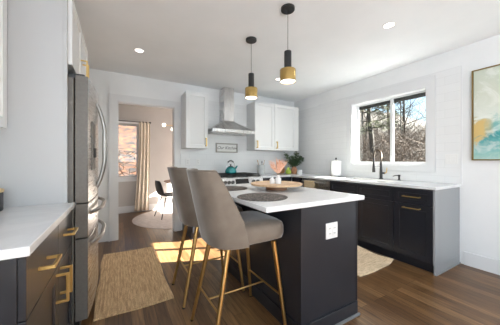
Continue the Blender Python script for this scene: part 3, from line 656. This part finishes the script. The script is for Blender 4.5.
# ------------------------------------------------------------------ stools
def make_stool(label, loc, rz):
    t = thing('bar_stool', label, 'bar stool', loc, rz, 'bar stools at the island')
    # seat cushion
    def ring(a, b, x0, z, n=48, e=5.0):
        out = []
        for i in range(n):
            th = 2*PI*i/n; c, s = math.cos(th), math.sin(th)
            out.append((x0 + a*math.copysign(abs(c)**(2/e), c), b*math.copysign(abs(s)**(2/e), s)*(1+.06*c), z))
        return out
    MB().rings([ring(.215, .200, .060, .640), ring(.228, .216, .060, .648), ring(.236, .224, .060, .680), ring(.236, .224, .060, .722), ring(.229, .218, .060, .748), ring(.205, .195, .060, .764), ring(.10, .10, .060, .768)]).obj('seat', M['velvet'], t, smooth='all')
    # wrapped back shell
    mb = MB(); n = 84; m_ = 14; amax = math.radians(87.5)
    def P(a, z, off):
        k = (z-.625)/.5; A = .235+off; B = (.238 - .022*max(0, k)) + off; e = 3.0
        c, s = math.cos(a), math.sin(a)
        x = .0 - A*math.copysign(abs(c)**(2/e), c) - .112*max(0, k); y = B*math.copysign(abs(s)**(2/e), s)
        return (x, y, z)
    xe = -.235*math.copysign(abs(math.cos(amax))**(2/3.0), math.cos(amax))
    def ztop(a):
        c = math.cos(a); x0 = -.235*math.copysign(abs(c)**(2/3.0), c)
        if x0 < -.135: return 1.118
        u = (x0+.135)/(xe+.135); return 1.118 - .335*(u**1.12)
    rings_ = []
    for i in range(n+1):
        a = -amax + 2*amax*i/n; zt_ = ztop(a)
        col_o = [P(a, .640+(zt_-.640)*j/m_, 0) for j in range(m_+1)]; col_i = [P(a, .640+(zt_-.640)*j/m_, -.030) for j in range(m_, -1, -1)]
        top = [P(a, zt_+.010, -.008), P(a, zt_+.010, -.022)]
        rings_.append(col_o + top + col_i)
    mb.rings(rings_); mb.obj('backrest', M['velvet'], t, smooth=True, bevel=.004)
    # piping along the shell rim
    MB().tube([P(-amax+2*amax*i/n, ztop(-amax+2*amax*i/n)+.008, -.002) for i in range(n+1)], .0045, 6).obj('piping', M['velvet'], t, smooth=True)
    MB().box(-.17, .20, -.165, .165, .622, .640).obj('seat_base', M['black'], t, bevel=.01)
    tops = {(-1, -1): (-.140, -.150), (-1, 1): (-.140, .150), (1, -1): (.190, -.190), (1, 1): (.190, .190)}
    foot = {(-1, -1): (-.268, -.205), (-1, 1): (-.268, .205), (1, -1): (.262, -.238), (1, 1): (.262, .238)}
    def at(k, z): f = 1-z/.628; a, b = tops[k], foot[k]; return Vector((a[0]+(b[0]-a[0])*f, a[1]+(b[1]-a[1])*f, z))
    for k in tops:
        lg = MB().tube([at(k, .628), at(k, .01)], [.018, .012], 14).obj('leg', M['leg'], t, smooth=True)
        MB().lathe([(.011, 0), (.011, .012)], (foot[k][0], foot[k][1], 0), 12).obj('foot_cap', M['black'], lg)
    for s in (-1, 1): MB().tube([at((s, -1), .25), at((s, 1), .25)], .007, 10).obj('stretcher', M['leg'], t, smooth=True)
    a = (at((-1, -1), .25)+at((-1, 1), .25))/2; b = (at((1, -1), .25)+at((1, 1), .25))/2
    MB().tube([a, b], .007, 10).obj('stretcher', M['leg'], t, smooth=True)
    return t
s1 = make_stool('taupe velvet bar stool nearest the viewer at the near placemat', (.745, 1.485, 0), math.radians(1))
s2 = dup(s1); s2.location = (.722, 2.06, 0); s2.rotation_euler = (0, 0, 0); s2['label'] = 'taupe velvet bar stool behind the nearer one, towards the range'

# ------------------------------------------------------------------ pendants and downlights
def pendant(x, y, label):
    t = thing('pendant_lamp', label, 'pendant lamp', (x, y, H), 0, 'brass and black pendants over the island')
    MB().lathe([(.055, -.024), (.059, -.020), (.059, -.001), (.001, -.0005)], (0, 0, 0), 32).obj('ceiling_rose', M['black'], t, smooth=True)
    MB().tube([(0, 0, -.024), (0, 0, -.385)], .0022, 6).obj('cord', M['black'], t, smooth=True)
    MB().lathe([(.004, -.372), (.030, -.375), (.031, -.379), (.031, -.535), (.020, -.536)], (0, 0, 0), 28).obj('tube', M['black'], t, smooth=True)
    MB().lathe([(.031, -.530), (.066, -.532), (.068, -.536), (.068, -.634), (.064, -.635), (.062, -.56), (.03, -.55)], (0, 0, 0), 40, cap0=False, cap1=False).obj('shade', M['shade'], t, smooth=True)
    MB().lathe([(.063, -.630), (.060, -.632), (.001, -.633)], (0, 0, 0), 32).obj('diffuser', M['lamp'], t, smooth=True)
    ld = bpy.data.lights.new('pendant_light', 'SPOT'); ld.energy = 4; ld.spot_size = 2.2; ld.spot_blend = .6; ld.color = (1, .88, .72); ld.shadow_soft_size = .05
    o = bpy.data.objects.new('pendant_light', ld); C.objects.link(o); o.location = (x, y, H-.66)
pendant(1.262, 1.54, 'nearer brass and black pendant lamp, larger in the picture')
pendant(1.245, 2.135, 'farther brass and black pendant lamp towards the range hood')
def downlight(x, y, label=None, power=11):
    t = thing('downlight', label or 'round recessed ceiling light behind the viewpoint', 'ceiling light', (x, y, H), 0, 'recessed ceiling lights' if label else 'recessed ceiling lights out of view')
    MB().lathe([(.044, -.004), (.058, -.004), (.060, -.0005), (.044, -.0005)], (0, 0, 0), 32, cap0=False, cap1=False).obj('trim_ring', M['plastic'], t, smooth=True)
    MB().lathe([(.044, -.003), (.001, -.003)], (0, 0, 0), 28, cap0=False).obj('diffuser', M['lamp'], t)
    ld = bpy.data.lights.new('downlight_beam', 'SPOT'); ld.energy = power; ld.spot_size = 2.5; ld.spot_blend = .8; ld.color = (1, .94, .86); ld.shadow_soft_size = .06
    o = bpy.data.objects.new('downlight_beam', ld); C.objects.link(o); o.location = (x, y, H-.02)
downlight(2.272, 1.247, 'round recessed ceiling light at upper right, above the sink side')
downlight(.215, 3.02, 'round recessed ceiling light near the doorway')
downlight(2.234, 2.96, 'round recessed ceiling light peeking out behind the nearer pendant')
for x, y in ((.3, -.4), (2.3, -.6), (.3, -2.2), (2.3, -2.3)): downlight(x, y)

# ------------------------------------------------------------------ rugs
def rug_mesh(w, l, z, nx, ny, rib, curl=None, seed=1):
    r_ = random.Random(seed); ph = [r_.uniform(0, 6) for _ in range(6)]
    mb = MB(); top, bot = [], []
    for j in range(ny+1):
        rt, rb = [], []
        for i in range(nx+1):
            x = w*i/nx; y = l*j/ny
            ed = .006*math.sin(y*9+ph[0])*(1 if i in (0, nx) else 0); ey = .006*math.sin(x*12+ph[1])*(1 if j in (0, ny) else 0)
            h = .002*math.sin(x*7+ph[2])*math.sin(y*5+ph[3]) + .002
            if curl: h += curl(x, y)
            rt.append((x+ed, y+ey, z+h+(.0025 if rib(i, j) else 0))); rb.append((x+ed, y+ey, max(0.0005, h-.002)))
        top.append(rt); bot.append(rb)
    T = [[mb.b.verts.new(p) for p in r] for r in top]; B = [[mb.b.verts.new(p) for p in r] for r in bot]
    for j in range(ny):
        for i in range(nx):
            mb.b.faces.new((T[j][i], T[j][i+1], T[j+1][i+1], T[j+1][i])); mb.b.faces.new((B[j][i], B[j+1][i], B[j+1][i+1], B[j][i+1]))
    for j in range(ny):
        for i in (0, nx): mb.b.faces.new((T[j][i], T[j+1][i], B[j+1][i], B[j][i]))
    for i in range(nx):
        for j in (0, ny): mb.b.faces.new((T[j][i], T[j][i+1], B[j][i+1], B[j][i]))
    return mb
rg = rug_mesh(.575, 1.34, .012, 46, 90, lambda i, j: i % 2, None, 4).obj('jute_rug', M['jute'], loc=(-.165, 2.03, .0))
tag(rg, 'tan jute rug on the floor in front of the refrigerator', 'rug')
mt = rug_mesh(.60, .86, .008, 40, 50, lambda i, j: j % 2, lambda x, y: .045*max(0, (x-.50)/.10)**2*(1-.3*math.sin(y*9)) if x > .5 else 0, 9).obj('jute_mat', M['jutemat'], loc=(2.14, 1.455, 0))
tag(mt, 'pale jute mat with curled edge below the sink cabinet', 'mat')
rd = MB(); n = 72
rd.rings([[(r*math.cos(2*PI*i/n), r*math.sin(2*PI*i/n), z) for i in range(n)] for r, z in ((.915, .0008), (.92, .004), (.91, .009), (.5, .010), (.002, .010))])
tag(rd.obj('round_rug', M['palerug'], loc=(1.15, 4.98, 0), smooth=True), 'pale round rug under the dining chair and table', 'rug')

# ------------------------------------------------------------------ painting on the right wall
ar = thing('painting', 'teal and gold abstract painting in a thin frame on the right wall', 'painting', (XR, .47, 1.19))
MB().box(-.030, 0, -.485, .485, .012, .978).obj('canvas', M['art'], ar)
MB().slab([-.50, -.488, .488, .50], [0, .012, .978, .99], lambda u, v: not (-.488 < u < .488 and .012 < v < .978), -.040, 0, 'x').obj('frame', M['brassart'], ar, bevel=.001)

# canister on the left counter
cn = thing('canister', 'dark canister with pale wooden lid at the left picture edge', 'canister', (-.615, 1.735, .917))
MB().lathe([(.070, 0), (.074, .004), (.074, .098), (.070, .10), (.001, .10)], (0, 0, 0), 36).obj('body', mat('matte charcoal ceramic', (.035, .035, .04), .5), cn, smooth=True)
MB().lathe([(.075, .10), (.077, .103), (.077, .114), (.072, .118), (.001, .119)], (0, 0, 0), 36).obj('lid', M['lidwood'], cn, smooth=True)
lb = MB()
for z, a0, a1, hgt in ((.056, -95, -28, .012), (.036, -85, -42, .006)):
    lb.rings([[(r*math.cos(math.radians(a)), r*math.sin(math.radians(a)), zz) for r, zz in ((.0743, z), (.0752, z), (.0752, z+hgt), (.0743, z+hgt))] for a in [a0+(a1-a0)*i/10 for i in range(11)]])
lb.obj('label_print', M['plastic'], cn)

# ------------------------------------------------------------------ dining room
dt = thing('dining_table', 'round dark wood table edge seen through the doorway', 'table', (1.40, 5.05, .0105))
MB().lathe([(.50, .715), (.565, .722), (.57, .735), (.565, .742), (.001, .742)], (0, 0, 0), 56).obj('tabletop', M['tablewood'], dt, smooth=True)
MB().lathe([(.26, 0), (.26, .02), (.06, .045), (.045, .10), (.040, .60), (.09, .715), (.001, .716)], (0, 0, 0), 32).obj('pedestal', M['black'], dt, smooth=True)
dc = thing('dining_chair', 'black moulded dining chair on the round rug beyond the doorway', 'chair', (.90, 5.05, .0105), math.radians(12))
sh_ = []
prof = [(.20, .400), (.21, .425), (.17, .437), (.05, .425), (-.08, .420), (-.15, .445), (-.19, .52), (-.215, .62), (-.232, .70), (-.242, .765)]
wid = [.19, .20, .21, .215, .21, .205, .20, .195, .18, .13]
for (x, z), wd in zip(prof, wid):
    sh_.append([(x + .03*abs(s)**2*(1 if z > .46 else 0), wd*s, z + .03*abs(s)**3*(1 if z < .46 else 0)) for s in (-1, -.75, -.5, -.25, 0, .25, .5, .75, 1)])
so_ = MB().rings(sh_, close=False, cap0=False, cap1=False).obj('shell_seat', M['black'], dc, smooth='all', sub=1); q = so_.modifiers.new('thickness', 'SOLIDIFY'); q.thickness = .014
for sx in (-1, 1):
    for sy in (-1, 1): MB().tube([(.02+.10*sx, .11*sy, .415), (.02+.22*sx, .20*sy, .0)], [.011, .009], 10).obj('leg', M['black'], dc, smooth=True)
cu = thing('curtain_rod', 'thin black curtain rod above the dining window', 'curtain rod', (-.15, YD-.075, 2.075))
MB().tube([(-.85, 0, 0), (.78, 0, 0)], .009, 10).obj('rod', M['black'], cu, smooth=True)
for x in (-.87, .80): MB().sphere((x, 0, 0), .02).obj('finial', M['black'], cu, smooth=True)
for x in (-.7, .74): MB().tube([(x, 0, 0), (x, .074, 0)], .006, 8).obj('bracket', M['black'], cu)
cm = MB(); rows = []
for j in range(25):
    z = 2.085-2.06*j/24; r_ = []
    for i in range(49):
        t = i/48; sw2 = 1+.12*math.sin(j*.2)
        r_.append((.40-.075*(j/24)**2*(1-t)+.235*t + .012*math.sin(j*.16+1), YD-.075+.024*math.sin(t*2*PI*3.5+.3*math.sin(j*.25))*sw2*(0.7+.3*j/24), z))
    rows.append(r_)
co = cm.rings(rows, close=False, cap0=False, cap1=False).obj('curtain', M['curtain'], smooth='all'); q = co.modifiers.new('thickness', 'SOLIDIFY'); q.thickness = .003
tag(co, 'cream linen curtain gathered right of the dining window', 'curtain')
cm = MB(); rows = [[(-1.02+.22*i/40, YD-.075+.03*math.sin(i/40*2*PI*4.5), 2.085-2.06*j/10) for i in range(41)] for j in range(11)]
ch = thing('chandelier', 'chandelier with glowing white globes in the dining room', 'chandelier', (1.22, 5.0, H))
MB().lathe([(.06, -.025), (.065, -.02), (.065, 0), (.001, 0)], (0, 0, 0), 28).obj('ceiling_rose', M['gold'], ch, smooth=True)
MB().tube([(0, 0, -.02), (0, 0, -.60)], .007, 10).obj('stem', M['gold'], ch, smooth=True)
for k, (dx, dy, dz) in enumerate(((-.40, 0, -.575), (-.21, .08, -.645), (.40, 0, -.575), (.25, -.10, -.645))):
    ar_ = MB().tube([(0, 0, dz), (dx, dy, dz)], .006, 8).obj('arm', M['gold'], ch, smooth=True)
    MB().sphere((dx, dy, dz), .038).obj('globe', M['globe'], ar_, smooth='all')
ld = bpy.data.lights.new('chandelier_light', 'POINT'); ld.energy = 5; ld.color = (1, .86, .76); ld.shadow_soft_size = .15
o = bpy.data.objects.new('chandelier_light', ld); C.objects.link(o); o.location = (1.22, 5.0, 1.7)

# ------------------------------------------------------------------ outdoors beyond the windows
def hill(name, x0, x1, y0, y1, f, nx=40, ny=40):
    mb = MB(); V = [[mb.b.verts.new((x0+(x1-x0)*i/nx, y0+(y1-y0)*j/ny, f(x0+(x1-x0)*i/nx, y0+(y1-y0)*j/ny))) for i in range(nx+1)] for j in range(ny+1)]
    for j in range(ny):
        for i in range(nx): mb.b.faces.new((V[j][i], V[j][i+1], V[j+1][i+1], V[j+1][i]))
    return struct(name, mb, M['litter'], smooth='all')
def gz(x, y):
    a = max(0, x-6)*.16; b = max(0, y-7.2)*.42; return -.55 + min(a, 3.6) + min(b, 5.5) + .12*math.sin(x*1.1)*math.sin(y*.9)
hill('ground', -25, 40, -6, 40, lambda x, y: (gz(x, y) if not (x < 4 and y > -6) else -.6))
M['rust'] = speckled('rust red leaf litter', (.010, .008, .009), (.10, .036, .014), 3.5, .95, .42, .62, 1)
_h = MB(); nx = 36
_v = [[_h.b.verts.new((-8+14*i/nx, 6.25+16*j/nx, gz(-8+14*i/nx, 6.25+16*j/nx)+.02)) for i in range(nx+1)] for j in range(nx+1)]
for j in range(nx):
    for i in range(nx): _h.b.faces.new((_v[j][i], _v[j][i+1], _v[j+1][i+1], _v[j+1][i]))
struct('slope', _h, M['rust'], smooth='all')
struct('trim_3', MB().box(XR+.18, XR+.45, -1, YB+1, 2.46, 2.52).box(XR+.42, XR+.45, -1, YB+1, 2.52, 2.64), M['eave'])
MB().box(XR+.148, XR+.17, WY0+.012, WY1-.012, WZ1-.080, WZ1-.012).obj('dark_head_strip', M['eave'], w1)  # dark strip across the window top, outside the glass

def branchy(mb, p, d, ln, r, depth, rnd):
    pts = [p]; q = p.copy(); dd = d.copy(); k = 4
    for i in range(k):
        dd = (dd + Vector((rnd.uniform(-1, 1), rnd.uniform(-1, 1), rnd.uniform(-.5, .7)))*.16).normalized(); q = q + dd*ln/k; pts.append(q.copy())
    mb.tube(pts, [r*(1-.6*i/k) for i in range(k+1)], 5 if depth > 1 else 3)
    if depth == 0: return
    for i in range(4 if depth > 1 else 5):
        b = pts[rnd.randint(1, k)]; a = rnd.uniform(0, 2*PI); up = rnd.uniform(.1, .9)
        nd = (dd*.5 + Vector((math.cos(a), math.sin(a), up))*.8).normalized()
        branchy(mb, b, nd, ln*rnd.uniform(.45, .7), r*.45, depth-1, rnd)
def bare_tree(seed, h, r):
    rnd = random.Random(seed); trunk, br = MB(), MB(); t = thing('bare_tree', '', 'tree', (0, 0, 0))
    pts = [Vector((.10*math.sin(i*.7+seed)*i/6, .08*math.cos(i*.9+seed)*i/6, h*i/6)) for i in range(7)]; trunk.tube(pts, [r*(1-.8*i/6) for i in range(7)], 8); trunk.obj('trunk', M['bark'], t, smooth=True)
    for i in range(13):
        k = rnd.uniform(.18, .98); p = pts[int(k*5.99)].lerp(pts[min(6, int(k*5.99)+1)], .5); a = rnd.uniform(0, 2*PI)
        branchy(br, p, Vector((math.cos(a), math.sin(a), rnd.uniform(.1, .8))).normalized(), h*rnd.uniform(.20, .36)*(1.1-.5*k), r*.35, 2, rnd)
    br.obj('branches', M['twig'], t); return t
kinds = [bare_tree(11, 5.5, .05), bare_tree(23, 6.5, .06), bare_tree(31, 4.6, .04)]
tspots = [(9.5, 6.2, 0), (11.5, 5.6, 1), (13.0, 7.0, 2), (12.2, 8.2, 0), (15, 7.4, 1), (16, 9.6, 2), (18, 9, 0), (14.5, 9.8, 1), (10.4, 5.2, 2), (19, 12, 1)]
used = set()
names_ = ['nearest', 'tall', 'slender', 'leaning', 'far', 'twiggy', 'distant', 'spreading', 'low', 'hindmost']
for i, (x, y, k) in enumerate(tspots):
    o = kinds[k] if k not in used else dup(kinds[k]); used.add(k)
    o.location = (x, y, gz(x, y)-.05); o.rotation_euler = (0, 0, i*1.3); s = .9+.05*(i % 4); o.scale = (s, s, s)
    o['label'] = 'bare winter tree among other bare trees outside the sink window'; o['group'] = 'bare trees outside the sink window'
# pines
def pine(label, loc, h, r, seed, crown0, wide):
    rnd = random.Random(seed); t = thing('pine_tree', label, 'tree', loc)
    pts = [Vector((.05*math.sin(i), .05*math.cos(i*1.3), h*i/8)) for i in range(9)]; MB().tube(pts, [r*(1-.75*i/8) for i in range(9)], 10).obj('trunk', M['bark'], t, smooth=True)
    br, fo = MB(), MB()
    for i in range(44):
        z = h*rnd.uniform(crown0, 1); a = rnd.uniform(0, 2*PI); ln = wide*rnd.uniform(.5, 1)*(1.15-z/h*.7)
        d = Vector((math.cos(a), math.sin(a), rnd.uniform(-.1, .25))); p = Vector((0, 0, z)); br.tube([p, p+d*ln*.5, p+d*ln+Vector((0, 0, .1))], [r*.22, r*.14, .006], 4)
        for q in range(11):
            c = p + d*ln*rnd.uniform(.3, 1.05) + Vector((rnd.uniform(-1, 1), rnd.uniform(-1, 1), rnd.uniform(-.5, .8)))*.22
            for w_ in range(16):
                e = Vector((rnd.uniform(-1, 1), rnd.uniform(-1, 1), rnd.uniform(-.6, 1))).normalized()*rnd.uniform(.10, .20); s = e.orthogonal().normalized()*.009
                fo.b.faces.new([fo.b.verts.new(v) for v in (c-s, c+s, c+e)])
    br.obj('branches', M['bark'], t); fo.obj('needles', M['pine'], t)
pine('green pine with dark trunk filling the left window pane', (8.0, 5.05, gz(8, 5.05)-.05), 6.2, .11, 3, .42, 1.35)
pine('yellow green pine farther back in the middle of the window', (13.5, 7.4, gz(13.5, 7.4)-.05), 5.6, .10, 8, .38, 1.5)
# bramble thicket
th = MB(); rnd = random.Random(12)
for i in range(8000):
    x = rnd.uniform(7.2, 14); y = x*rnd.uniform(.30, .82); p = Vector((x, y, gz(x, y)+rnd.uniform(-.1, 2.1)))
    a = rnd.uniform(0, 2*PI); d = Vector((math.cos(a), math.sin(a), rnd.uniform(-.1, 1.3))).normalized()*rnd.uniform(.35, .95); mid_ = p+d*.5+Vector((rnd.uniform(-1, 1), rnd.uniform(-1, 1), rnd.uniform(-.3, .6)))*.08
    th.tube([p, mid_, p+d], [.007, .005, .002], 3)
tag(th.obj('bramble_thicket', M['twig']), 'tangle of brown brambles outside the sink window', 'thicket', None, 'stuff')
tw2 = MB()
for i in range(500):
    x = rnd.uniform(-2.5, 1.6); y = rnd.uniform(8, 12); p = Vector((x, y, gz(x, y)+rnd.uniform(-.1, .3)))
    a = rnd.uniform(0, 2*PI); d = Vector((math.cos(a), math.sin(a), rnd.uniform(-.1, .7))).normalized()*rnd.uniform(.3, .9)
    tw2.tube([p, p+d*.5+Vector((0, 0, .04)), p+d], [.012, .009, .003], 3)
tag(tw2.obj('fallen_branches', M['bark']), 'fallen branches on the slope outside the dining window', 'branches', None, 'stuff')
